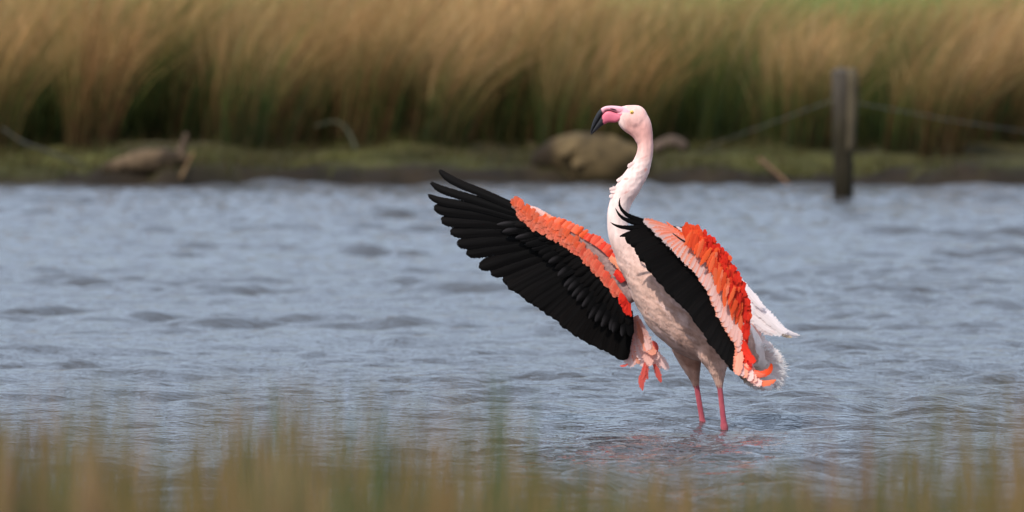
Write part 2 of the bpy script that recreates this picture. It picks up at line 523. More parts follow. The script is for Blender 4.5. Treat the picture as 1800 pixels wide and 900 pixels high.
front = blades("shore_rushes", np.stack([x, y, gz - 0.02], -1), hgt,
               np.stack([rn.normal(0.015, 0.035, n), rn.normal(0, 0.04, n)], -1), rn.uniform(0.0035, 0.0065, n),
               cc * 0.8, cc, cc * 1.1, M_RUSH, seg=8, taper=9)
tag(front, "out of focus olive and tan rushes on the near shore", "rushes", kind="stuff")

# ------------------------------------------------------------------ solid sweeps
def tube(points, ra, rb=None, n=12, cap=True):
    """sweep of elliptical rings; ra = half-width in the plane of the curve's bend (x-z), rb = half-width along y"""
    points = np.asarray(points, float); k = len(points)
    ra = np.broadcast_to(np.asarray(ra, float), (k,)); rb = ra if rb is None else np.broadcast_to(np.asarray(rb, float), (k,))
    tang = np.gradient(points, axis=0); tang /= np.linalg.norm(tang, axis=1)[:, None]
    ref = np.array([0, 1.0, 0])
    V = []
    for i in range(k):
        t = tang[i]
        bvec = ref - t * ref.dot(t)
        nb_ = np.linalg.norm(bvec)
        bvec = bvec / nb_ if nb_ > 0.15 else np.array([1.0, 0, 0])
        avec = np.cross(t, bvec)
        for j in range(n):
            th = 2 * math.pi * j / n
            V.append(points[i] + avec * math.cos(th) * ra[i] + bvec * math.sin(th) * rb[i])
    F = []
    for i in range(k - 1):
        for j in range(n):
            F.append([i * n + j, i * n + (j + 1) % n, (i + 1) * n + (j + 1) % n, (i + 1) * n + j])
    if cap:
        V.append(points[0] - tang[0] * ra[0] * 0.35); V.append(points[-1] + tang[-1] * ra[-1] * 0.35)
        a0, a1 = len(V) - 2, len(V) - 1
        for j in range(n):
            F.append([a0, (j + 1) % n, j]); F.append([a1, (k - 1) * n + j, (k - 1) * n + (j + 1) % n])
    return np.array(V), F

def rough_up(V, amt, freq, seed):
    V = np.asarray(V, float).copy()
    c = V.mean(0)
    d = fbm(V[:, 0] * freq + V[:, 1] * freq * 0.7, V[:, 2] * freq + V[:, 1] * freq * 0.4, seed, 5, 1.0)
    nrm = V - c; nrm /= np.linalg.norm(nrm, axis=1)[:, None] + 1e-9
    return V + nrm * (d * amt)[:, None]

# ------------------------------------------------------------------ fence post, wires, logs, branches on the far bank
pc = at(1483, 350, 47.0)            # foot in the water at about 77 m from the camera
px_m = FPX / 77.0
def post_pt(px, py): return at(px, py, 47.0)
post_root = bpy.data.objects.new("fence_post", None); col.objects.link(post_root)
post_root.location = (pc[0], 47.0, 0)
po = np.array([pc[0], 47.0, 0])
pp_ = catmull([post_pt(1482, 420), post_pt(1482, 350), post_pt(1482, 290), post_pt(1480, 220), post_pt(1479, 160), post_pt(1478, 124)], 26)
V, F = tube(pp_, np.linspace(0.076, 0.068, 26), n=14)
V = rough_up(V, 0.006, 9, 4)
z = V[:, 2]
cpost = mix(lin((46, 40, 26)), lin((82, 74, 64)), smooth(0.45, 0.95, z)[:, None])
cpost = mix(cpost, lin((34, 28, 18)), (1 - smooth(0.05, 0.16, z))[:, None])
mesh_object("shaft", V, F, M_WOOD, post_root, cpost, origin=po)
pp_ = catmull([post_pt(1492, 270) , post_pt(1495, 220), post_pt(1498, 160), post_pt(1497, 121)], 16)
pp_[:, 1] -= 0.03
V, F = tube(pp_, np.concatenate([[0.015], np.full(14, 0.044), [0.036]]), n=10)
V = rough_up(V, 0.005, 11, 8)
mesh_object("split_plank", V, F, M_WOOD, post_root, np.tile(lin((86, 76, 58)), (len(V), 1)), origin=po)
tag(post_root, "weathered grey wooden fence post standing in the water by the far bank", "fence post")

def wire(name, pts, r, label):
    P = catmull(np.array([at(*p) for p in pts]), 24)
    V, F = tube(P, r, n=6)
    o = mesh_object(name, V, F, M_WIRE, None, origin=P[0]); o.location = P[0]
    tag(o, label, "wire")
wire("fence_wire", [(1476, 172, 46.95), (1420, 192, 49), (1340, 222, 52), (1230, 262, 56.5)], 0.002, "slack fence wire running down from the post towards the bank")
wire("fence_wire", [(1490, 178, 46.95), (1590, 196, 48.5), (1700, 216, 51), (1870, 240, 55)], 0.0016, "thin fence wire strung from the post past pale rushes")

def log_thing(name, pts, radii, color, label, cat, amt=0.02, freq=6, seed=3, flat=1.0):
    P = np.array([at(*p) for p in pts])
    n = 26
    P2 = catmull(P, n); R2 = np.interp(np.linspace(0, 1, n), np.linspace(0, 1, len(radii)), radii)
    V, F = tube(P2, R2, R2 * flat, n=14)
    V = rough_up(V, amt, freq, seed)
    o0 = P2.mean(0)
    c = np.tile(lin(color), (len(V), 1)) * (0.85 + 0.55 * fbm(V[:, 0] * 9, V[:, 2] * 22, seed + 1, 3, 1.0).clip(-1, 1))[:, None]
    if name == 'tree_stump':          # the left end is dark brown, the weathered side paler
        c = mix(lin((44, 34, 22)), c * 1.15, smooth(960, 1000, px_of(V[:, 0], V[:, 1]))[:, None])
    o = mesh_object(name, V, F, M_WOOD, None, c, origin=o0); o.location = o0
    tag(o, label, cat)
    return o
sy = lambda px, extra: float(shore_line((px - 900) / FPX * 85)) + extra
yl = sy(280, 0.35)
lg = log_thing("driftwood_log", [(185, 298, yl), (220, 290, yl), (260, 285, yl), (300, 283, yl), (330, 278, yl)], [0.04, 0.085, 0.10, 0.105, 0.07], (86, 70, 52),
               "short brown driftwood log with an upright stub, lying on bank", "log", 0.03, 14, 3)
P = np.array([at(308, 284, yl) - lg.location, at(320, 262, yl) - lg.location, at(327, 236, yl) - lg.location])
V, F = tube(catmull(P, 10), np.linspace(0.075, 0.016, 10), n=10)
V = rough_up(V, 0.008, 12, 9)
mesh_object("branch_stub", V, F, M_WOOD, lg, np.tile(lin((88, 72, 58)), (len(V), 1)))
ys = sy(1040, 0.3)
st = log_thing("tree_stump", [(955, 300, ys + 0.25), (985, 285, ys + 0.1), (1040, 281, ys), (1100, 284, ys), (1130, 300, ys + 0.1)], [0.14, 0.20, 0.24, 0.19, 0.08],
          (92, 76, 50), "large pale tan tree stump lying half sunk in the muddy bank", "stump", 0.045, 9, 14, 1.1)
# two broken limb ends of the stump and its bark ridge
for q, (pts, r0) in enumerate(([(1010, 290, ys - .22), (1060, 268, ys - .2), (1120, 258, ys - .1)], 0.05), ([(985, 275, ys - .2), (1030, 250, ys - .1), (1085, 240, ys)], 0.055)) if False else enumerate([([(1010, 292, ys - .22), (1060, 270, ys - .2), (1120, 262, ys - .1)], 0.05), ([(985, 275, ys - .2), (1030, 252, ys - .1), (1085, 246, ys)], 0.055)]):
    P = np.array([at(*p_) - st.location for p_ in pts])
    V, F = tube(catmull(P, 14), np.linspace(r0, r0 * 0.6, 14), n=10)
    V = rough_up(V, 0.010, 9, 20 + q)
    mesh_object("root_limb", V, F, M_WOOD, st, np.tile(lin((104, 86, 58)), (len(V), 1)))
log_thing("mossy_log", [(1150, 262, sy(1170, 1.2)), (1180, 250, sy(1180, 1.2)), (1205, 258, sy(1200, 1.2))], [0.04, 0.06, 0.04], (120, 100, 86), "small grey brown log end lying beside the large stump", "log", 0.012, 9, 33)

def branch(pts, r0, r1, color, label):
    P = catmull(np.array([at(*p) for p in pts]), 16)
    V, F = tube(P, np.linspace(r0, r1, 16), n=8)
    V = V + rng.normal(0, 0.002, V.shape)
    o = mesh_object("fallen_branch", V, F, M_WOOD, None, np.tile(lin(color), (len(V), 1)), origin=P[0]); o.location = P[0]
    tag(o, label, "branch")
yb = lambda px, ex: sy(px, ex)
branch([(1335, 280, yb(1340, 0.6)), (1360, 300, yb(1360, 0.2)), (1388, 326, yb(1388, -0.15))], 0.02, 0.013, (104, 78, 58), "reddish brown branch slanting down the mud to the water")
branch([(555, 222, yb(560, 1.2)), (590, 214, yb(590, 1.1)), (612, 232, yb(610, 0.9)), (626, 262, yb(626, 0.6))], 0.010, 0.014, (66, 66, 48), "thin pale arched branch stuck in the mossy bank")
branch([(5, 226, yb(5, 0.9)), (40, 250, yb(40, 0.5)), (90, 268, yb(90, 0.1)), (150, 292, yb(150, -0.1))], 0.014, 0.010, (56, 54, 44), "long grey branch lying down the mud bank")
branch([(318, 312, yb(318, -0.1)), (330, 288, yb(330, 0.1)), (340, 268, yb(340, 0.2))], 0.018, 0.010, (112, 88, 60), "short upright tan stick beside the driftwood log")

# dark shrubs beyond the rushes, of which only the lowest leaves show over the tips
m, nt, b = new_mat("shrub_leaf"); M_LEAF = m
b.inputs['Base Color'].default_value = (0.035, 0.045, 0.016, 1); b.inputs['Roughness'].default_value = 0.7
m, nt, b = new_mat("shrub_bark"); M_BARK = m
b.inputs['Base Color'].default_value = (0.07, 0.05, 0.035, 1); b.inputs['Roughness'].default_value = 0.9
def shrub(px, y, w, h, label, seed):
    r = np.random.default_rng(seed)
    x = (px - 900) / FPX * (y + 30)
    z0 = float(ground_z(x, y))
    root = bpy.data.objects.new("shrub", None); col.objects.link(root); root.location = (x, y, z0)
    V, F = [], []
    for s in range(6):
        P = catmull([(0, 0, -0.05), (r.normal(0, w * .12), r.normal(0, w * .12), h * .4), (r.normal(0, w * .3), r.normal(0, w * .3), h * .85)], 7)
        v, f_ = tube(P, np.linspace(0.05, 0.012, 7), n=6)
        k = len(V); V.extend(v.tolist()); F.extend([[i + k for i in q] for q in f_])
    mesh_object("trunk", np.array(V), F, M_BARK, root)
    cl = r.normal(0, 1, (26, 3)) * np.array([w * .28, w * .22, h * .16]) + np.array([0, 0, h * .62])
    n = 2600
    c = cl[r.integers(0, 26, n)] + r.normal(0, 1, (n, 3)) * 0.17
    c[:, 2] = np.maximum(c[:, 2], 0.15)
    a1 = r.normal(0, 1, (n, 3)); a1 /= np.linalg.norm(a1, axis=1)[:, None]
    a2 = np.cross(a1, r.normal(0, 1, (n, 3))); a2 /= np.linalg.norm(a2, axis=1)[:, None]
    s = r.uniform(0.03, 0.06, n)[:, None]
    V = np.stack([c - a1 * s, c + a2 * s * .5, c + a1 * s, c - a2 * s * .5], 1).reshape(-1, 3)
    mesh_object("crown", V, np.arange(n * 4).reshape(-1, 4), M_LEAF, root, shade=False)
    tag(root, label, "shrub")
shrub(940, 92, 3.0, 2.8, "dark leafy shrub rising behind the rush tips above the stump", 1)
shrub(690, 93, 3.4, 2.6, "low dark shrub behind the tall tan rushes", 2)

# ------------------------------------------------------------------ the flamingo
BASE = at(1255, 750, 0.0); BASE[2] = -0.31
bird = bpy.data.objects.new("flamingo", None); col.objects.link(bird)
bird.location = BASE
tag(bird, "pink flamingo wading with black and red wings spread forward", "flamingo")
PX = 1 / 600.0                      # metres per photo pixel at the bird

# ---- body: head, neck, trunk, thighs and legs as one skin
parts_v, parts_f = [], []
def add_sweep(st, n_out, ndiv=20):
    st = np.asarray(st, float)      # px, py, y, a(px), b(px)
    r_ = catmull(st, n_out)
    P = np.array([at(q[0], q[1], q[2]) for q in r_])
    V, F = tube(P, r_[:, 3] * PX, r_[:, 4] * PX, n=ndiv)
    k = sum(len(v) for v in parts_v)
    parts_v.append(V); parts_f.extend([[i + k for i in q] for q in F])
BODY = [(1115, 203, 0, 13, 12), (1122, 209.5, 0, 17.5, 15), (1128, 219, 0, 17, 15), (1131.5, 230, 0, 15.5, 14), (1133.5, 244, 0, 14.3, 12.5),
        (1134.5, 262, 0, 14, 12.5), (1131, 280, 0, 15.5, 13.5), (1122, 301, 0, 18.5, 16), (1107, 325, 0, 20.5, 18), (1094, 348, 0, 19.5, 18),
        (1087, 370, 0, 18.8, 17.5), (1085.5, 390, 0, 18.4, 18), (1089, 412, 0, 20, 20), (1101, 436, 0, 24.5, 25), (1122, 464, 0, 34, 34),
        (1150, 494, 0, 50, 46), (1180, 521, 0, 65, 56), (1212, 548, 0, 70, 60), (1247, 575, 0, 65, 58), (1282, 600, 0, 50, 48), (1312, 620, 0, 31, 34), (1332, 632, 0, 14, 18)]
add_sweep(BODY, 140, 28)
add_sweep([(1085, 200, 0, 12, 5.5), (1092, 201.5, 0, 15.6, 9.5), (1101, 203.5, 0, 19.5, 15.5), (1110, 206.5, 0, 23.2, 17.5), (1119, 209.5, 0, 24, 17.5), (1127, 212.5, 0, 20, 16), (1134, 215.5, 0, 12, 11)], 26, 24)
add_sweep([(1090, 211, 0, 8, 8), (1099, 215.5, 0, 13, 11.5), (1108, 220, 0, 15, 13), (1117, 227, 0, 14, 13.5), (1124, 236, 0, 12.5, 12.5), (1129, 246, 0, 12, 12)], 16, 20)
add_sweep([(1208, 590, 0.035, 38, 26), (1209, 615, 0.042, 27, 23), (1215, 640, 0.045, 18, 16), (1221, 664, 0.045, 9.5, 9), (1223.5, 678, 0.045, 6, 6)], 20)
add_sweep([(1250, 585, -0.035, 42, 28), (1254, 618, -0.045, 30, 26), (1260, 642, -0.047, 19.5, 18), (1263.5, 664, -0.047, 10.5, 10), (1264.5, 680, -0.047, 6, 6)], 20)
def leg(st):
    P = np.array([at(q[0], q[1], q[2]) for q in st]); P = catmull(P, 40)
    r = np.interp(np.linspace(0, 1, 40), [0, .38, .46, .50, .54, .60, .95, 1.0], [5.2, 5.3, 6.2, 7.6, 6.6, 5.0, 5.0, 6.5]) * PX
    V, F = tube(P, r, n=12)
    k = sum(len(v) for v in parts_v); parts_v.append(V); parts_f.extend([[i + k for i in q] for q in F])
    return P[-1]
f1 = leg([(1223.3, 672, 0.045), (1236, 748, 0.045), (1243, 792, 0.05), (1240, 860, 0.05), (1238, 938, 0.05)])
f2 = leg([(1264.5, 674, -0.047), (1273, 750, -0.047), (1278, 792, -0.05), (1276, 860, -0.05), (1275, 935, -0.05)])
for fp in (f1, f2):                 # webbed toes on the lake bed
    for ang in (-150, -180, 150):
        ca_, sa_ = math.cos(math.radians(ang)), math.sin(math.radians(ang))
        P = np.array([fp + np.array([0, 0, 0.012]), fp + np.array([ca_ * .045, sa_ * .045, 0.0]), fp + np.array([ca_ * .085, sa_ * .085, -0.012])])
        V, F = tube(catmull(P, 6), np.linspace(0.009, 0.005, 6), n=8)
        k = sum(len(v) for v in parts_v); parts_v.append(V); parts_f.extend([[i + k for i in q] for q in F])
me = bpy.data.meshes.new("tmp"); me.from_pydata((np.concatenate(parts_v) - BASE).tolist(), [], parts_f); me.update()
bm = bmesh.new(); bm.from_mesh(me); bmesh.ops.recalc_face_normals(bm, faces=bm.faces); bm.to_mesh(me); bm.free()
tmp = bpy.data.objects.new("tmp", me); col.objects.link(tmp)
md = tmp.modifiers.new("r", 'REMESH'); md.mode = 'VOXEL'; md.voxel_size = 0.0034; md.use_smooth_shade = True
md = tmp.modifiers.new("s", 'SMOOTH'); md.iterations = 6; md.factor = 0.5
dg = bpy.context.evaluated_depsgraph_get()
ev = tmp.evaluated_get(dg)
body_me = bpy.data.meshes.new_from_object(ev)
bpy.data.objects.remove(tmp, do_unlink=True)
body_me.name = "body"
nv = len(body_me.vertices)
co = np.zeros(nv * 3, np.float32); body_me.vertices.foreach_get("co", co); co = co.reshape(-1, 3).astype(float)
nm = np.zeros(nv * 3, np.float32); body_me.vertices.foreach_get("normal", nm); nm = nm.reshape(-1, 3).astype(float)
wco = co + BASE
bpx = 900 + 600 * wco[:, 0]; bpy_ = 750 - 600 * wco[:, 2]    # approximate photo position, bird plane
# soft plumage relief: clumped contour feathers on chest, belly and thighs, ruffled rings on the neck
chest = smooth(420, 470, bpy_) * (1 - smooth(655, 675, bpy_))
sx_ = bpx * 0.8 + bpy_ * 0.6; sn_ = -bpx * 0.6 + bpy_ * 0.8
rel = fbm(sx_ * 0.10, sn_ * 0.22 + wco[:, 1] * 60, 51, 4, 1.0) * 0.0016 * chest
neckz = smooth(268, 285, bpy_) * (1 - smooth(345, 372, bpy_))
rel = rel + neckz * 0.0009 * fbm(bpx * 0.10 + wco[:, 1] * 70, bpy_ * 0.30 + bpx * 0.12, 52, 3, 1.0)
wco = wco + nm * rel[:, None]
co = wco - BASE
body_me.vertices.foreach_set("co", co.astype(np.float32).ravel())
pale = lin((250, 216, 206)); pinkh = lin((246, 192, 180)); cheek = lin((236, 166, 154)); tanb = lin((222, 180, 162)); brn = lin((170, 124, 104)); ivory = lin((250, 224, 214))
c = np.tile(pinkh, (nv, 1))
def blend(c, colr, f): return c * (1 - f[:, None]) + colr * f[:, None]
c = blend(c, pale, smooth(258, 300, bpy_))
c = blend(c, cheek, smooth(205, 226, bpy_) * (1 - smooth(236, 262, bpy_)) * 0.6)
c = blend(c, ivory, (1 - smooth(1090, 1104, bpx)) * (1 - smooth(235, 240, bpy_)) * 0.7 + smooth(340, 370, bpy_) * (1 - smooth(400, 450, bpy_)) * 0.6)
mott = fbm(sx_ * 0.035, sn_ * 0.07 + wco[:, 1] * 20, 53, 4, 1.0)
fine = fbm(sx_ * 0.12, sn_ * 0.34 + wco[:, 1] * 60, 54, 3, 1.0)
body_f = smooth(395, 500, bpy_ + 8 * mott)
c = blend(c, tanb, body_f)
c = blend(c, brn, body_f * np.clip(0.28 + 0.40 * mott + 0.22 * fine + 0.35 * smooth(560, 640, bpy_), 0, 1))
c = blend(c, pale, body_f * np.clip(0.45 * fine + 0.45 * mott - 0.12, 0, 0.6) * (1 - smooth(590, 630, bpy_)))
# reddish gaps between the ruffled neck feathers
gap = np.clip(fbm(bpx * 0.16 + wco[:, 1] * 80, bpy_ * 0.42 + bpx * 0.15, 55, 2, 1.0) - 0.95, 0, 1) * 3.0
c = blend(c, lin((226, 142, 128)), np.clip(gap * neckz, 0, 0.75))
lore = (np.clip(1 - np.abs(bpy_ - (190.5 + (bpx - 1090) * 0.36)) / (7.5 - (bpx - 1090).clip(0, 20) * 0.30), 0, 1) > 0.12) & (bpx < 1110) & (bpy_ < 215)
lore |= (bpx < 1094.5 - (bpy_ - 186) * 0.05) & (bpy_ < 200)
c = blend(c, lin((240, 168, 178)), lore * 0.9)
mouth = (bpx < 1092.5 - (bpy_ - 202) * 0.92) & (bpy_ >= 200) & (bpy_ < 218)
c = blend(c, lin((224, 116, 136)), mouth * 1.0)
legm = smooth(676, 681, bpy_ + rng.normal(0, 1.2, nv))
c = blend(c, lin((170, 76, 88)), legm)
c = blend(c, lin((196, 104, 108)), legm * np.clip(0.4 * fbm(bpx * 0.5, bpy_ * 0.12, 56, 3, 1.0), 0, 1))
ca_ = body_me.color_attributes.new("Col", 'FLOAT_COLOR', 'POINT')
c4 = np.ones((nv, 4), np.float32); c4[:, :3] = c
ca_.data.foreach_set("color", c4.ravel())
body_me.polygons.foreach_set("use_smooth", np.ones(len(body_me.polygons), bool))
body_me.materials.clear(); body_me.materials.append(M_BODY)
body = bpy.data.objects.new("body", body_me); col.objects.link(body); body.parent = bird

# ---- fine down over the skin: short tapering barbs lying along the plumage
def strands(name, roots, dirs, length, width, cols, mat, parent, origin=BASE, side_ref=None):
    n = len(roots)
    d = dirs / (np.linalg.norm(dirs, axis=1)[:, None] + 1e-9)
    ref = np.tile(np.array([0, 1.0, 0]), (n, 1)) if side_ref is None else side_ref
    s = np.cross(d, ref); s /= np.linalg.norm(s, axis=1)[:, None] + 1e-9
    sag = rng.normal(0, 0.12, (n, 1)) * s
    L = length[:, None]; W = width[:, None]
    V = np.stack([roots - s * W * .5, roots + s * W * .5, roots + d * L * .55 + sag * L * .3 + s * W * .42, roots + d * L * .55 + sag * L * .3 - s * W * .42, roots + d * L + sag * L], 1)
    F = []
    for i in range(n):
        k = i * 5
        F.append([k, k + 1, k + 2, k + 3]); F.append([k + 3, k + 2, k + 4])
    C = np.repeat(cols, 5, axis=0)
    o = mesh_object(name, V.reshape(-1, 3), F, mat, parent, C, origin=origin)
    o["kind"] = "stuff"
    return o
cand = np.where((bpy_ < 690) & ((bpy_ < 664) | (np.abs(legm) < 0.5)))[0]
pick = rng.choice(cand, 20000)
flow = np.stack([np.where(bpy_ < 400, np.where(bpy_ < 250, 0.8, -0.5), 0.75), np.zeros(nv), np.where(bpy_ < 235, -0.3, -0.75)], -1)
thigh = smooth(610, 640, bpy_)[:, None]
flow = flow * (1 - thigh) + np.array([0.1, 0, -1.0]) * thigh
fl = flow[pick] - nm[pick] * (flow[pick] * nm[pick]).sum(1)[:, None]
fl /= np.linalg.norm(fl, axis=1)[:, None] + 1e-9
dirs = fl + nm[pick] * rng.uniform(0.02, 0.13, (len(pick), 1)) + rng.normal(0, 0.12, (len(pick), 3))
ln_ = np.where(bpy_[pick] < 260, 0.006, np.where(bpy_[pick] < 430, 0.009, 0.013)) * rng.uniform(0.6, 1.2, len(pick))
strands("down", wco[pick] - nm[pick] * 0.001, dirs, ln_, np.where(bpy_[pick] < 430, 0.0016, 0.0022) * rng.uniform(0.7, 1.3, len(pick)),
        c[pick] * rng.uniform(0.88, 1.10, (len(pick), 1)), M_BODY, body, side_ref=nm[pick])

# ---- bill
STN = np.array([  # top, gape, bottom (photo px) from face to tip, half width
    (1102, 190, 1099, 202, 1092, 210, 9), (1091, 187, 1091, 200.3, 1082, 215.4, 9.6), (1080, 185.8, 1081, 196.8, 1074, 215.4, 9.0), (1071, 185.8, 1072, 194.2, 1069, 215.6, 8.6),
    (1063.5, 187, 1065.5, 195, 1064, 217.8, 8), (1057, 190.4, 1060.5, 199.5, 1060, 220.2, 7.4), (1051.5, 196, 1055.5, 206.5, 1056, 223, 6.6),
    (1046.5, 204.5, 1050.5, 214.5, 1051, 227.5, 5.7), (1042, 214.5, 1045.6, 222.5, 1046.5, 231.2, 4.6), (1039, 225, 1041.5, 229.5, 1042.3, 234.6, 3.2), (1037.6, 233.2, 1038.8, 235, 1039.8, 237.2, 1.3)])
STN = catmull(STN, 40)
def mandible(name, ia, ib, upper):
    nring = 28
    V, C = [], []
    for i, s in enumerate(STN):
        p0 = s[ia:ia + 2]; p1 = s[ib:ib + 2]
        cx, hv = (p0 + p1) / 2, (p0 - p1) / 2
        hw = s[6] * (0.92 if upper else 0.88)
        for j in range(nring):
            th = 2 * math.pi * j / nring
            ct, st_ = math.cos(th), math.sin(th)
            sq = math.copysign(abs(ct) ** 0.85, ct)
            q = cx + hv * sq * 0.985
            V.append(at(q[0], q[1], math.copysign(abs(st_) ** 0.6, st_) * hw * PX))
            edge = 1059.3 + (0 if upper else 0.2 * (q[1] - 210)) + 0.6 * math.sin(q[1] * 0.9)
            if upper: edge = 1056.5 + (q[1] - 190) * 0.42
            blk = float(smooth(edge + 1.0, edge - 1.0, q[0])) if False else (1.0 if q[0] < edge else 0.0)
            near_gape = (ct < -0.985) if upper else (ct > 0.955)
            if near_gape and q[0] < 1091: blk = 1.0
            pk = lin((238, 160, 172)) if upper else lin((222, 110, 130))
            if upper: pk = mix(pk, lin((246, 196, 196)), float(smooth(0.1, 0.9, ct)) * 0.5)
            else: pk = mix(pk, lin((204, 82, 104)), float(smooth(0.2, -0.9, ct) if False else np.clip(-ct, 0, 1)) * 0.6)
            C.append(mix(pk, lin((22, 20, 24)), blk))
    k = len(STN); F = []
    for i in range(k - 1):
        for j in range(nring):
            F.append([i * nring + j, i * nring + (j + 1) % nring, (i + 1) * nring + (j + 1) % nring, (i + 1) * nring + j])
    F.append(list(range(nring))); F.append(list(range((k - 1) * nring, k * nring))[::-1])
    return np.array(V), F, np.array(C)
V, F, C = mandible("bill", 0, 2, True)
bill = mesh_object("bill", V, F, M_BILL, bird, C, origin=BASE)
bill["label"] = "pink upper bill bent down to a black tip"
V, F, C = mandible("lower_bill", 2, 4, False)
mesh_object("lower_bill", V, F, M_BILL, bill, C, origin=BASE)
for sgn in (-1, 1):
    P = np.array([at(q[0], q[1], sgn * q[2] * PX) for q in ((1072.5, 190.8, 8.0), (1077, 191.6, 8.6), (1083.5, 193.2, 9.0))])
    V, F = tube(catmull(P, 8), np.array([.3, .7, .9, 1.0, 1.0, .9, .6, .3]) * PX, n=8)
    mesh_object("nostril", V, F, M_PUPIL, bill, origin=BASE)
def ball(center, r, n=12, squash=1.0):
    V, F = [], []
    for i in range(n + 1):
        ph = math.pi * i / n
        for j in range(2 * n):
            th = math.pi * j / n
            V.append(center + r * np.array([math.sin(ph) * math.cos(th), math.sin(ph) * math.sin(th) * squash, math.cos(ph)]))
    for i in range(n):
        for j in range(2 * n):
            F.append([i * 2 * n + j, i * 2 * n + (j + 1) % (2 * n), (i + 1) * 2 * n + (j + 1) % (2 * n), (i + 1) * 2 * n + j])
    return np.array(V), F
for sgn in (-1, 1):
    ec = at(1110.6, 197.2, sgn * 15.9 * PX)
    V, F = ball(ec, 3.3 * PX, squash=0.8)
    eye = mesh_object("eye", V, F, M_IRIS, bird, origin=BASE)
    V, F = ball(ec + np.array([0, sgn * 2.0 * PX, 0]), 1.25 * PX, 8, 0.8)
    mesh_object("pupil", V, F, M_PUPIL, eye, origin=BASE)

# ---- feathers
TS = np.array([0, .14, .32, .5, .64, .75, .83, .89, .93, .96, .98, .993, 1.0])
US = np.array([-1, -.5, 0, .5, 1.0])
def feather(name, pts, yr, yt, width, color, parent, mat=None, tip=0.22, base_w=0.55, camber=0.06, roll=0.0, lift=0.0, point=False, ragged=0.0):
    """one feather: vane lofted along a curve through photo points pts (root first), depth from yr to yt; roll tilts it about its shaft"""
    k = len(TS)
    if len(pts) == 2:
        P2 = pts[0] * (1 - TS[:, None]) + pts[1] * TS[:, None] if isinstance(pts[0], np.ndarray) else np.array(pts[0]) * (1 - TS[:, None]) + np.array(pts[1]) * TS[:, None]
    else:
        dense = catmull(pts, 41); P2 = np.stack([np.interp(TS, np.linspace(0, 1, 41), dense[:, q]) for q in range(2)], -1)
    yy = yr * (1 - TS) + yt * TS - lift * np.sin(TS * math.pi)
    P = np.array([at(P2[i, 0], P2[i, 1], yy[i]) for i in range(k)])
    tang = np.gradient(P, axis=0); tang /= np.linalg.norm(tang, axis=1)[:, None]
    nrm = np.array([0, -1.0, 0])
    V, C, UV = [], [], []
    L = np.linalg.norm(P[-1] - P[0])
    sd = rng.uniform(0, 50)
    for i in range(k):
        t = TS[i]
        w = base_w + (1 - base_w) * min(1.0, t / 0.35)
        if t > 1 - tip:
            q = (t - (1 - tip)) / tip
            w *= (1 - q) ** 0.75 if point else math.sqrt(max(0.0, 1 - q * q))
        w = max(w, 0.04) * width * PX * 0.5
        tt = tang[i]
        n0 = nrm - tt * nrm.dot(tt); n0 /= np.linalg.norm(n0)
        s0 = np.cross(tt, n0)
        cr, sr = math.cos(roll), math.sin(roll)
        s = s0 * cr + n0 * sr; nn = n0 * cr - s0 * sr
        for u in US:
            ww = w * (1 + (rng.normal(0, ragged) if abs(u) == 1 else 0))
            V.append(P[i] + s * u * ww + nn * (-0.35 * camber * w * u * u + (0.0008 if u == 0 else 0)))
            cv = color(u, t) if callable(color) else color
            C.append((*cv, min(1 - abs(u), (1 - t) / max(tip, .15) * 1.6)))
            UV.append((u * 0.5 + sd, t * L / 0.1 + sd))
    m_ = len(US)
    F = [[i * m_ + j, i * m_ + j + 1, (i + 1) * m_ + j + 1, (i + 1) * m_ + j] for i in range(k - 1) for j in range(m_ - 1)]
    return mesh_object(name, np.array(V), F, mat or M_FEATHER, parent, np.array(C), np.array(UV), origin=BASE)

def black_col():  # black vane with sheen painted in: one side greyer towards the tip
    g = rng.uniform(0.8, 1.3)
    b0 = lin((6, 5, 5)) * g; b1 = lin((26, 22, 20)) * g
    return lambda u, t: mix(b0, b1, 0.6 * t * (0.5 + 0.5 * u)) + (0.003 if u == 0 else 0)

salmon, coral, orange, red, deep = lin((250, 168, 140)), lin((247, 128, 98)), lin((252, 104, 48)), lin((240, 52, 26)), lin((206, 22, 14))
palepink, whitep = lin((250, 206, 196)), lin((252, 240, 238))

# ============ far wing (its underside shows)
def yfar(px, py):                   # the wing sweeps forward and away from the viewer
    return 0.055 + 0.13 * float(np.clip((1110 - px) / 360.0, 0, 1)) ** 1.0
armpts = [(1120, 520, .05, 20, 14), (1096, 496, .062, 17, 11), (1071, 467, .075, 16, 9), (1045, 442, .085, 15, 9), (1015, 416, .095, 14, 9), (985, 402, .105, 13, 8), (950, 383, .12, 11, 7), (915, 368, .135, 7, 5), (900, 362, .14, 3, 3)]
r_ = catmull(armpts, 48)
V, F = tube(np.array([at(q[0], q[1], q[2]) for q in r_]), r_[:, 3] * PX, r_[:, 4] * PX, n=16)
skin = lin((150, 122, 116)) * (1 + 0.12 * rng.normal(0, 1, (len(V), 1)).clip(-1.5, 1.5))
farw = mesh_object("wing", V, F, M_SKIN, bird, skin, origin=BASE)
farw["label"] = "outstretched wing showing its black underside and red lining"
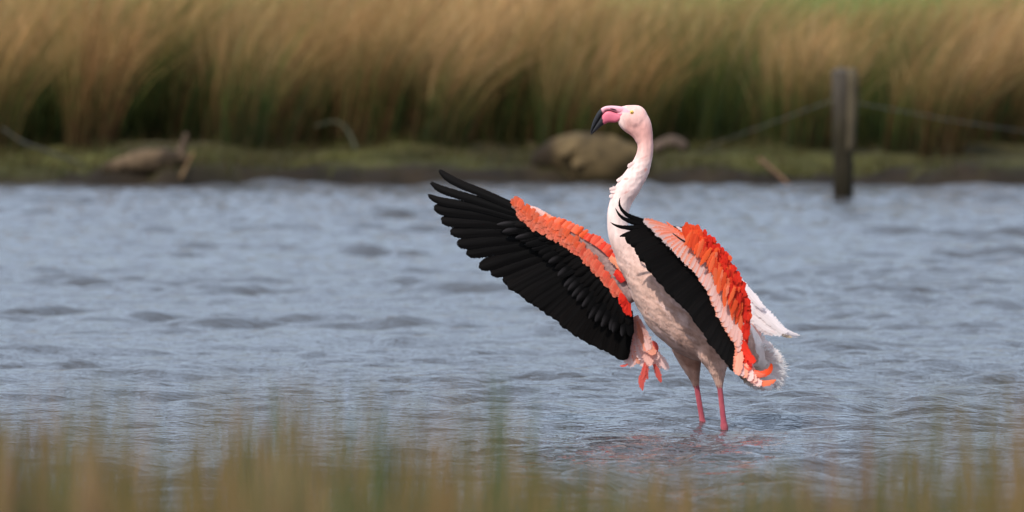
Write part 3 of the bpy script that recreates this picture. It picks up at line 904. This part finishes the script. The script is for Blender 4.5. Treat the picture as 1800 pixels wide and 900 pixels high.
# flight feathers
ftips = [(770, 297), (755, 319), (750, 341), (761, 366), (773, 386), (786, 407), (802, 430), (820, 447), (842, 467), (861, 484), (881, 499), (900, 512), (919, 523), (941, 539), (962, 554), (983, 572),
         (1004, 588), (1022, 600), (1039, 609), (1057, 617), (1075, 625), (1090, 632)]
rootsF = [(960, 386), (1000, 410), (1030, 440), (1062, 475), (1090, 515), (1106, 545)]
NT = 30
ft = np.array(ftips, float)
ft_i = np.concatenate([ft[:11], np.array([along(ft[10:], f_) for f_ in np.linspace(0, 1, NT - 10)[1:]])])
for i, tp in enumerate(ft_i):
    f_ = i / (len(ft_i) - 1)
    rt_ = along(rootsF, f_ ** 0.92)
    d = tp - rt_; pr = np.array([d[1], -d[0]]) / np.linalg.norm(d)
    if i == 0: pts = [(960, 384), (905, 364), (850, 340), (805, 322), (782, 308), (770, 297)]
    elif i == 1: pts = [(965, 390), (900, 372), (840, 352), (800, 341), (772, 331), (755, 319)]
    elif i == 2: pts = [(970, 394), (900, 380), (840, 364), (800, 358), (770, 352), (750, 341)]
    else:
        bow = 6 * (1 - f_)
        pts = [rt_, rt_ * .5 + tp * .5 + pr * bow * -1, tp + rng.normal(0, 1.5, 2)]
    wd = 17 if i < 3 else (28 if i < 10 else 31)
    yy = yfar(*tp)
    feather("primary_feather" if i < 11 else "secondary_feather", pts, yfar(*rt_) + 0.012, yy + 0.012 + 0.0006 * i, wd, black_col(), farw, M_BLACK, tip=0.13 if i >= 3 else 0.2,
            base_w=0.5, roll=-0.07, camber=0.10, point=False)
# black underwing coverts in two rows
ctips = [(872, 398), (900, 415), (925, 432), (945, 446), (965, 465), (985, 497), (1000, 514), (1017, 533), (1034, 555), (1052, 570), (1068, 580), (1086, 590), (1103, 594)]
for row, (nn_, off, wd) in enumerate(((26, 0.0, 15), (24, 0.42, 14))):
    for i in range(nn_):
        f_ = i / (nn_ - 1)
        rt_ = along([(955, 390), (1000, 418), (1035, 455), (1065, 490), (1090, 520), (1106, 548)], f_)
        tp = along(ctips, f_) * (1 - off) + rt_ * off + rng.normal(0, 2.0, 2)
        if row == 0:
            gl = rng.random() < 0.6  # some coverts get a glint painted on as a grey tip streak
            g0 = lin((10, 9, 9)); g1 = lin((46, 43, 44)) if gl else lin((18, 16, 16))
            colr = (lambda g0, g1: (lambda u, t: mix(g0, g1, smooth(0.6, 0.9, t) * (1.0 if u > 0.4 else (0.35 if u > -0.1 else 0.0)))))(g0, g1)
        else:
            colr = black_col()
        feather("underwing_covert", [rt_, tp], yfar(*rt_) - 0.002 - 0.004 * row, yfar(*tp) - 0.004 - 0.004 * row + rng.uniform(0, .003), wd * rng.uniform(.85, 1.1), colr, farw, M_BLACK, tip=0.3, base_w=0.6,
                roll=-0.06 + rng.normal(0, 0.05), camber=0.15, lift=0.004)
# red lining: small rounded feathers along the arm
low = [(905, 364), (913, 386), (930, 402), (955, 415), (980, 428), (1000, 440), (1017, 454), (1031, 466), (1046, 484), (1060, 498), (1072, 515), (1082, 524), (1094, 527)]
upp = [(902, 360), (925, 370), (950, 384), (975, 398), (1000, 412), (1020, 428), (1038, 446), (1056, 464), (1074, 486), (1088, 502), (1100, 516)]
for row, (f0, ln, n_) in enumerate(((0.0, 17, 62), (0.22, 16, 62), (0.45, 15, 56), (0.68, 14, 36))):
    for i in range(n_):
        f_ = (i + rng.uniform(0, .5)) / n_
        if row == 3 and f_ > 0.45: continue
        if row == 2 and f_ > 0.55: continue
        l_ = along(low, f_); u_ = along(upp, f_)
        tp = l_ * (1 - f0) + u_ * f0 + rng.normal(0, 1.6, 2)
        dd = l_ - u_ + np.array([-3, 4.0]); dd /= np.linalg.norm(dd)
        rt_ = tp - dd * ln * rng.uniform(.85, 1.2) + rng.normal(0, 2, 2)
        c0 = mix(lin((246, 112, 78)), salmon, rng.uniform(0, .35)) if f_ < 0.5 else mix(coral, red, rng.uniform(0, .55))
        if row >= 2: c0 = mix(c0, orange, rng.uniform(0.2, .7))
        c0 = c0 * rng.uniform(.85, 1.05)
        c1 = mix(c0, salmon, .3)
        colr = (lambda c0, c1: (lambda u, t: mix(c0, c1, smooth(.6, 1, t))))(c0, c1)
        yb_ = yfar(*tp) - 0.013 - 0.0012 * row
        feather("lining_feather", [rt_, tp], yb_ - 0.002, yb_ - 0.002 * rng.random(), rng.uniform(10, 14), colr, farw, tip=0.55, base_w=.7, roll=rng.normal(0, .04), camber=.08, ragged=.04)
# leading-edge frill above the bare skin, pink thumb feathers, red shoulder tuft
for i in range(30):
    f_ = (i + rng.uniform(0, .6)) / 30
    p = along([(955, 382), (985, 390), (1010, 399), (1032, 412), (1054, 425), (1070, 438), (1080, 450)], f_)
    tp = p + np.array([7, -5]) * rng.uniform(.5, 1.3) + rng.normal(0, 1.5, 2); rt_ = p + np.array([-6, 8])
    c0 = mix(orange, coral, rng.random()) if f_ < .55 else mix(red, coral, rng.uniform(0, .7))
    feather("lining_feather", [rt_, tp], yfar(*p) - .012, yfar(*p) - .004, rng.uniform(9, 13), c0, farw, tip=.5, base_w=.7, roll=rng.normal(0, .3), camber=.3, ragged=.08)
for pts, w_, cc in (([(985, 398), (955, 376), (927, 361)], 12, palepink), ([(1000, 404), (965, 381), (938, 369)], 11, salmon), ([(1035, 424), (1005, 398), (975, 384)], 14, mix(orange, coral, .4)),
                    ([(1030, 428), (1000, 405), (968, 388)], 12, coral), ([(1048, 438), (1022, 412), (990, 390)], 12, orange)):
    feather("thumb_feather", pts, yfar(*pts[0]) - .004, yfar(*pts[-1]) - .002, w_, cc, farw, tip=.35, base_w=.7, camber=.25)
for pts, w_, cc in (([(1072, 452), (1088, 466), (1102, 484)], 15, lin((250, 160, 120))), ([(1083, 474), (1094, 484), (1103, 493)], 17, red), ([(1080, 480), (1090, 490), (1098, 496)], 13, deep)):
    feather("shoulder_feather", pts, yfar(*pts[0]) - .02, yfar(*pts[-1]) - .03, w_, cc, farw, tip=.5, base_w=.8, camber=.25, ragged=.05)
for i in range(14):
    f_ = i / 13
    rt_ = along([(1092, 512), (1112, 512)], rng.random()) + rng.normal(0, 1.5, 2); tp = along([(1090, 528), (1096, 545), (1100, 556), (1110, 558)], f_) + rng.normal(0, 1.5, 2)
    feather("shoulder_feather", [rt_, tp], .05, .035, rng.uniform(9, 13), mix(red, deep, rng.uniform(.2, .8)), farw, tip=.4, base_w=.7, roll=rng.normal(0, .2), ragged=.05)
# long pink tertials hanging behind the breast
for (tp, w_, cc, r0) in (((1092, 632), 17, palepink, 0), ((1101, 643), 17, mix(palepink, whitep, .3), 0), ((1110, 649), 18, palepink, 0), ((1122, 643), 18, salmon, 0), ((1134, 648), 18, palepink, 1), ((1145, 646), 17, mix(palepink, salmon, .4), 1),
                         ((1158, 634), 16, palepink, 2), ((1162, 650), 16, mix(palepink, salmon, .3), 2), ((1177, 652), 15, palepink, 2), ((1152, 625), 17, salmon, 2), ((1128, 636), 17, mix(palepink, whitep, .4), 1), ((1140, 620), 20, palepink, 1)):
    rt_ = np.array([(1108, 552), (1116, 556), (1122, 562)][r0], float) + rng.normal(0, 2, 2)
    tp = np.array(tp, float)
    md_ = rt_ * .5 + tp * .5 + np.array([-4, 5]) * (1 if r0 == 2 else .3)
    cc2 = mix(cc, coral, .15)
    colr = (lambda c0, c1: (lambda u, t: mix(c1, c0, np.clip(t * 1.2 + .2 * u, 0, 1))))(cc, cc2)
    feather("tertial_feather", [rt_, md_, tp], .085, .10 + rng.uniform(-.02, .01), w_ * 1.35, colr, farw, tip=.25, base_w=.35, roll=rng.normal(0, .3), camber=.3, lift=-.01, ragged=.05)
for pts, w_ in (([(1138, 630), (1133, 655), (1127, 670), (1130, 689)], 11), ([(1132, 640), (1136, 658), (1139, 668)], 6), ([(1150, 640), (1156, 656), (1163, 674)], 10), ([(1146, 600), (1152, 606), (1154, 622)], 8), ([(1104, 640), (1096, 643), (1089, 643)], 4), ([(1134, 640), (1130, 660), (1126, 668)], 7)):
    cc = lin((226, 96, 84))
    feather("tertial_feather", pts, .1, .1, w_ * 1.5, cc, farw, tip=.3, base_w=.5, roll=rng.normal(0, .3), point=True, ragged=.08)

# ============ near wing (its upper side shows)
Bline = [(1128, 388), (1140, 398), (1152, 412), (1163, 425), (1175, 437), (1192, 456), (1210, 473), (1228, 492), (1245, 521), (1262, 556), (1281, 590), (1296, 612), (1298, 640), (1296, 660)]
Eline = [(1132, 386), (1165, 392), (1200, 404), (1226, 412), (1243, 421), (1260, 437), (1274, 452), (1286, 473), (1297, 488), (1305, 509), (1314, 530), (1317, 553), (1314, 578), (1309, 615)]
Ba, Ea = np.array(Bline, float), np.array(Eline, float)
def ynear(px, py, edge=True):
    f_ = np.clip((np.hypot(px - 1080, py - 380)) / 300.0, 0, 1)      # 0 at the tip, 1 at the inner end
    y = -0.185 - 0.012 * f_
    if not edge:
        return float(y)
    e_ = np.min(np.hypot(Ea[:, 0] - px, Ea[:, 1] - py))
    return float(y + 0.045 * np.exp(-(e_ / 26.0) ** 2))
armn = [(1165, 402, -.155, 3, 3), (1190, 413, -.153, 6, 5), (1215, 430, -.15, 9, 7), (1240, 458, -.145, 12, 9), (1262, 492, -.135, 14, 11), (1285, 530, -.115, 18, 16), (1285, 562, -.09, 20, 22), (1262, 572, -.05, 22, 24)]
r_ = catmull(armn, 40)
V, F = tube(np.array([at(q[0], q[1], q[2]) for q in r_]), r_[:, 3] * PX, r_[:, 4] * PX, n=14)
nearw = mesh_object("wing", V, F, M_SKIN, bird, np.tile(lin((214, 120, 100)), (len(V), 1)), origin=BASE)
nearw["label"] = "folded forward wing with bright red shoulder and black flight feathers"
ntips = [(1091, 343), (1080, 363), (1070, 389), (1087, 416), (1097, 421), (1107, 429), (1115, 442), (1123, 455), (1131, 464), (1138, 474), (1151, 489), (1169, 511), (1185, 527), (1200, 543), (1214, 558),
         (1228, 575), (1239, 591), (1248, 604), (1257, 615), (1267, 628), (1275, 636), (1283, 642), (1293, 653)]
nroots = [(1172, 402), (1185, 402), (1212, 408), (1240, 438), (1268, 475), (1284, 512), (1296, 548), (1303, 575)]
nt_a = np.array(ntips, float)
nt_i = np.concatenate([nt_a[:10], np.array([along(nt_a[9:], f_) for f_ in np.linspace(0, 1, 20)[1:]])])
for i, tp in enumerate(nt_i):
    f_ = i / (len(nt_i) - 1)
    rt_ = along(nroots, f_)
    if i == 0: pts, w_ = [(1168, 399), (1130, 389), (1106, 380), (1094, 370), (1088.5, 358), (1091, 343)], 11
    elif i == 1: pts, w_ = [(1170, 403), (1128, 394), (1102, 387), (1089, 378), (1080, 363)], 12
    elif i == 2: pts, w_ = [(1174, 406), (1128, 401), (1098, 400), (1082, 396), (1070, 389)], 13
    elif i == 3: pts, w_ = [(1178, 410), (1132, 408), (1108, 411), (1087, 416)], 15
    else:
        d = tp - rt_; pr = np.array([d[1], -d[0]]) / np.linalg.norm(d)
        pts, w_ = [rt_, rt_ * .5 + tp * .5 + pr * -5 * (1 - f_), tp + rng.normal(0, 1.2, 2)], (27 if i < 10 else 30)
    feather("primary_feather" if i < 10 else "secondary_feather", pts, ynear(*rt_, False) + .040 - .0006 * i, ynear(*tp, False) + .022 - .0006 * i, w_, black_col(), nearw, M_BLACK, tip=.55 if i < 3 else (.3 if i == 3 else .12),
            base_w=.55, roll=0.06, camber=.12, point=i < 4)
# pale greater coverts, one vane orange
ang_f = [(0, -20), (.08, -8), (.155, 8), (.205, 26), (.28, 50), (.4, 60), (.6, 68), (.75, 73), (.88, 79), (1, 86)]
for i in range(34):
    f_ = i / 33
    tp = along(Ba, f_) + rng.normal(0, .8, 2)
    an = math.radians(np.interp(f_, [q[0] for q in ang_f], [q[1] for q in ang_f]))
    ln = np.interp(f_, [0, .2, .45, .8, 1], [62, 58, 48, 46, 44])
    rt_ = tp + ln * np.array([math.cos(an), -math.sin(an)])
    pk = mix(palepink, whitep, rng.uniform(.1, .6)); og = mix(salmon, orange, rng.uniform(.1, .45))
    k_ = np.interp(f_, [0, .5, 1], [0, .15, .55])
    pk = mix(pk, salmon, k_)
    colr = (lambda a_, b_: (lambda u, t: mix(mix(a_, b_, float(smooth(-.15, .45, u))), a_, float(smooth(.88, 1.0, t)) * .7)))(pk, og)
    feather("greater_covert", [rt_, rt_ * .5 + tp * .5 + np.array([-2.0, -2.0]), tp], ynear(*rt_, False) + .024 - .0005 * i, ynear(*tp, False) + .006 - .0005 * i, rng.uniform(16, 19), colr, nearw, tip=.28, base_w=.6, roll=0.06, camber=.12, ragged=.02)
# rows of salmon, orange and red coverts up to the leading edge
rows_c = ((.34, 36, 36, "covert_feather"), (.42, 32, 42, "covert_feather"), (.50, 29, 48, "covert_feather"), (.57, 27, 50, "covert_feather"), (.64, 25, 52, "covert_feather"), (.71, 23, 52, "covert_feather"),
          (.77, 21, 54, "lesser_covert"), (.83, 19, 54, "lesser_covert"), (.89, 17, 54, "lesser_covert"), (.94, 16, 54, "lesser_covert"), (.99, 14, 54, "lesser_covert"))
mid_o = lin((252, 118, 74))
for row, (fr, ln, n_, kind_) in enumerate(rows_c):
    for i in range(n_):
        f_ = (i + rng.uniform(0, .8)) / n_
        g_ = .30 + .70 * f_ if row > 0 else .36 + .64 * f_
        b_ = along(Ba, g_); e_ = along(Ea, .24 + .76 * (g_ - .30) / .70)
        frj = fr + rng.normal(0, .035)
        tp = b_ * (1 - frj) + e_ * frj + rng.normal(0, 1.6, 2) + (0 if fr > .9 else rng.normal(0, 4.5)) * np.array([.4, .9])
        an = math.radians(np.interp(g_, [q[0] for q in ang_f], [q[1] for q in ang_f]) + 8 + rng.normal(0, 8))
        rt_ = tp + ln * rng.uniform(.85, 1.15) * np.array([math.cos(an) * .8, -math.sin(an)])
        if fr > .7:
            inw = (b_ - e_) / np.linalg.norm(b_ - e_)
            rt_ = tp + inw * 2 + np.array([-4 * (1 - f_), -ln])
        h = fr + .07 + rng.normal(0, .07)
        if h < .36: c0 = mix(salmon, mid_o, np.clip((h - .24) / .12, 0, 1))
        elif h < .44: c0 = mix(mid_o, orange, (h - .36) / .08)
        elif h < .54: c0 = mix(orange, red, (h - .44) / .10)
        else: c0 = mix(red, deep, rng.uniform(0, .55))
        if f_ < .12: c0 = mix(c0, orange, .5)
        if rng.random() < .12: c0 = mix(c0, orange, .6)
        c0 = c0 * rng.uniform(.88, 1.03)
        c1 = mix(c0, mid_o, rng.uniform(.0, .3))
        colr = (lambda c0, c1: (lambda u, t: mix(c0, c1, smooth(.45, 1, t) * (.5 - .5 * u))))(c0, c1)
        yb_ = ynear(*tp) - .018 - .0008 * row
        feather(kind_, [rt_, tp], yb_ + .0012, yb_ - rng.uniform(0, .0012), rng.uniform(9.5, 13), colr, nearw, tip=.62, base_w=.5, roll=rng.normal(0, .03), camber=.05, ragged=.03, point=rng.random() < .85)
# thumb: orange strip with a dark edge and pale pointed feathers
for pts, w_, cc, mt in (([(1216, 430), (1196, 420), (1176, 405)], 3, lin((40, 34, 34)), M_BLACK), ([(1214, 425), (1190, 408), (1160, 394)], 11, orange, None), ([(1205, 414), (1185, 402), (1168, 387)], 7, mix(orange, coral, .4), None), ([(1196, 412), (1176, 402), (1157, 391)], 8, mix(orange, salmon, .3), None),
                        ([(1232, 424), (1210, 411), (1185, 396)], 10, mix(palepink, whitep, .5), None), ([(1230, 432), (1214, 420), (1200, 410)], 14, whitep, None), ([(1240, 426), (1222, 412), (1207, 408)], 10, coral, None)):
    feather("thumb_feather", pts, ynear(*pts[0]) - .020, ynear(*pts[-1]) - .016, w_, cc, nearw, mt, tip=.45, base_w=.8, camber=.2, point=True)
# pale pink and red tertials trailing at the inner end
for pts, w_, cc in (([(1302, 600), (1300, 630), (1296, 662)], 12, salmon), ([(1306, 605), (1303, 635), (1303, 664)], 13, palepink), ([(1308, 605), (1308, 638), (1310, 667)], 13, salmon), ([(1309, 610), (1313, 640), (1320, 672)], 14, palepink),
                    ([(1310, 612), (1316, 645), (1328, 676)], 14, mix(salmon, palepink, .5)), ([(1312, 620), (1320, 655), (1338, 681)], 15, palepink), ([(1306, 596), (1313, 620), (1328, 640)], 13, red), ([(1306, 606), (1312, 626), (1322, 646)], 11, deep),
                    ([(1308, 612), (1312, 632), (1318, 652)], 12, mix(red, coral, .4)), ([(1308, 590), (1306, 612), (1309, 640)], 13, red), ([(1304, 585), (1304, 610), (1305, 634)], 12, mix(red, coral, .5)),
                    ([(1312, 640), (1330, 657), (1348, 655), (1356, 644), (1351, 637)], 10, mix(red, orange, .5)), ([(1313, 648), (1328, 669), (1346, 674), (1367, 667)], 11, lin((252, 120, 78))), ([(1312, 636), (1322, 654), (1338, 660), (1348, 657)], 9, coral)):
    feather("tertial_feather", pts, ynear(*pts[0]) - .02, ynear(*pts[-1]) - .035 + rng.uniform(-.006, .006), w_ * 1.5, cc, nearw, tip=.3, base_w=.5, camber=.28, roll=rng.normal(0, .2), point=w_ < 12)

# ============ tail, fluffy vent and the white plumes of the rump
r_ = catmull([(1290, 585, .0, 34, 30), (1316, 616, .0, 30, 24), (1336, 637, .0, 20, 15), (1350, 650, .0, 9, 7)], 18)
V, F = tube(np.array([at(q[0], q[1], q[2]) for q in r_]), r_[:, 3] * PX, r_[:, 4] * PX, n=18)
tpy = 750 - 600 * V[:, 2]; tpx = 900 + 600 * V[:, 0]
tc_ = mix(lin((244, 226, 216)), lin((190, 164, 142)), smooth(-8, 26, (tpy - 640) - 0.45 * (tpx - 1330))[:, None])
tail = mesh_object("tail", V, F, M_BODY, bird, tc_, origin=BASE)
tail["label"] = "fluffy cream tail with a ragged white fringe"
for i in range(30):
    f_ = i / 29
    tp = along([(1352, 612), (1368, 624), (1379, 640), (1382, 660), (1376, 680), (1360, 684), (1340, 680)], f_) + rng.normal(0, 2, 2)
    rt_ = along([(1305, 598), (1305, 640), (1300, 655)], f_) + rng.normal(0, 3, 2)
    cw = mix(whitep, lin((232, 206, 190)), rng.uniform(0, .5)); cd = mix(lin((214, 188, 168)), lin((176, 148, 126)), f_)
    colr = (lambda a_, b_: (lambda u, t: mix(b_, a_, smooth(.25, .75, t))))(cw, cd)
    feather("tail_feather", [rt_, rt_ * .45 + tp * .55 + np.array([4, -5]) * (.5 - f_), tp], -.03 + .05 * rng.random(), -.04 + .08 * rng.random(), rng.uniform(20, 28), colr, tail, tip=.4, base_w=.5, camber=.15, roll=rng.normal(0, .12), ragged=.2)
n = 900
f_ = rng.random(n)
rts, drs = [], []
for q in f_:
    p = along([(1340, 608), (1358, 619), (1370, 632), (1376, 650), (1374, 668), (1368, 680)], q) + rng.normal(0, 3.5, 2) - np.array([3, 2])
    dpx = np.array([1.0, -.75 + 1.5 * q]) + rng.normal(0, .28, 2)
    w3 = at(p[0], p[1], rng.normal(0, .035)); w4 = at(p[0] + dpx[0] * 10, p[1] + dpx[1] * 10, rng.normal(0, .008))
    rts.append(w3); d3 = w4 - w3; d3[1] = rng.normal(0, .006); drs.append(d3)
strands("fluff", np.array(rts), np.array(drs), rng.uniform(.008, .019, n), rng.uniform(.0009, .0017, n), np.tile(lin((255, 248, 244)), (n, 1)) * rng.uniform(.85, 1.0, (n, 1)), M_FEATHER, tail)

plume_body = catmull([(1275, 500, .03, 24, 20), (1306, 530, .03, 25, 18), (1332, 556, .03, 19, 13), (1356, 573, .03, 12, 8), (1376, 583, .03, 6, 5)], 20)
V, F = tube(np.array([at(q[0], q[1], q[2]) for q in plume_body]), plume_body[:, 3] * PX, plume_body[:, 4] * PX, n=16)
plume = mesh_object("rump_plume", V, F, M_BODY, bird, np.tile(whitep, (len(V), 1)), origin=BASE)
plume["label"] = "drooping white rump plumes ending in a thin tuft"
for pts, w_, cc in (([(1295, 496), (1330, 536), (1372, 574)], 16, whitep), ([(1300, 510), (1340, 552), (1388, 590)], 16, whitep), ([(1300, 530), (1340, 568), (1380, 590)], 18, whitep), ([(1305, 545), (1335, 572), (1366, 587)], 18, mix(whitep, palepink, .25)),
                    ([(1340, 555), (1375, 580), (1410, 591)], 9, whitep), ([(1345, 560), (1378, 584), (1405, 594)], 8, whitep), ([(1355, 572), (1378, 588), (1394, 594)], 8, lin((214, 190, 160))), ([(1302, 550), (1318, 575), (1330, 597)], 17, palepink), ([(1308, 550), (1326, 575), (1337, 600)], 13, mix(palepink, salmon, .4)),
                    ([(1302, 560), (1314, 576), (1322, 590)], 14, mix(palepink, whitep, .5)), ([(1285, 476), (1310, 508), (1345, 546)], 14, whitep), ([(1300, 540), (1330, 566), (1352, 584)], 18, whitep), ([(1278, 464), (1284, 470), (1296, 486)], 8, whitep)):
    feather("plume_feather", pts, .012, .005 + rng.uniform(-.012, .012), w_ * 1.35, cc, plume, tip=.35, base_w=.7, camber=.3, roll=rng.normal(0, .15), point=w_ < 12, ragged=.03)
# ruffled neck feathers standing off the throat
for pts, w_ in (([(1100, 322), (1086, 330), (1070, 333)], 10), ([(1102, 328), (1086, 334), (1071, 338)], 9), ([(1096, 332), (1084, 338), (1070, 347)], 10), ([(1104, 306), (1094, 312), (1083, 319)], 9), ([(1118, 286), (1110, 288), (1103, 294)], 8), ([(1104, 330), (1092, 336), (1080, 338)], 12), ([(1110, 315), (1100, 318), (1090, 322)], 12)):
    feather("throat_feather", pts, -.016, -.014, w_, mix(whitep, pale, .8), body, tip=.3, base_w=.8, camber=.35, roll=rng.normal(0, .25), ragged=.12)
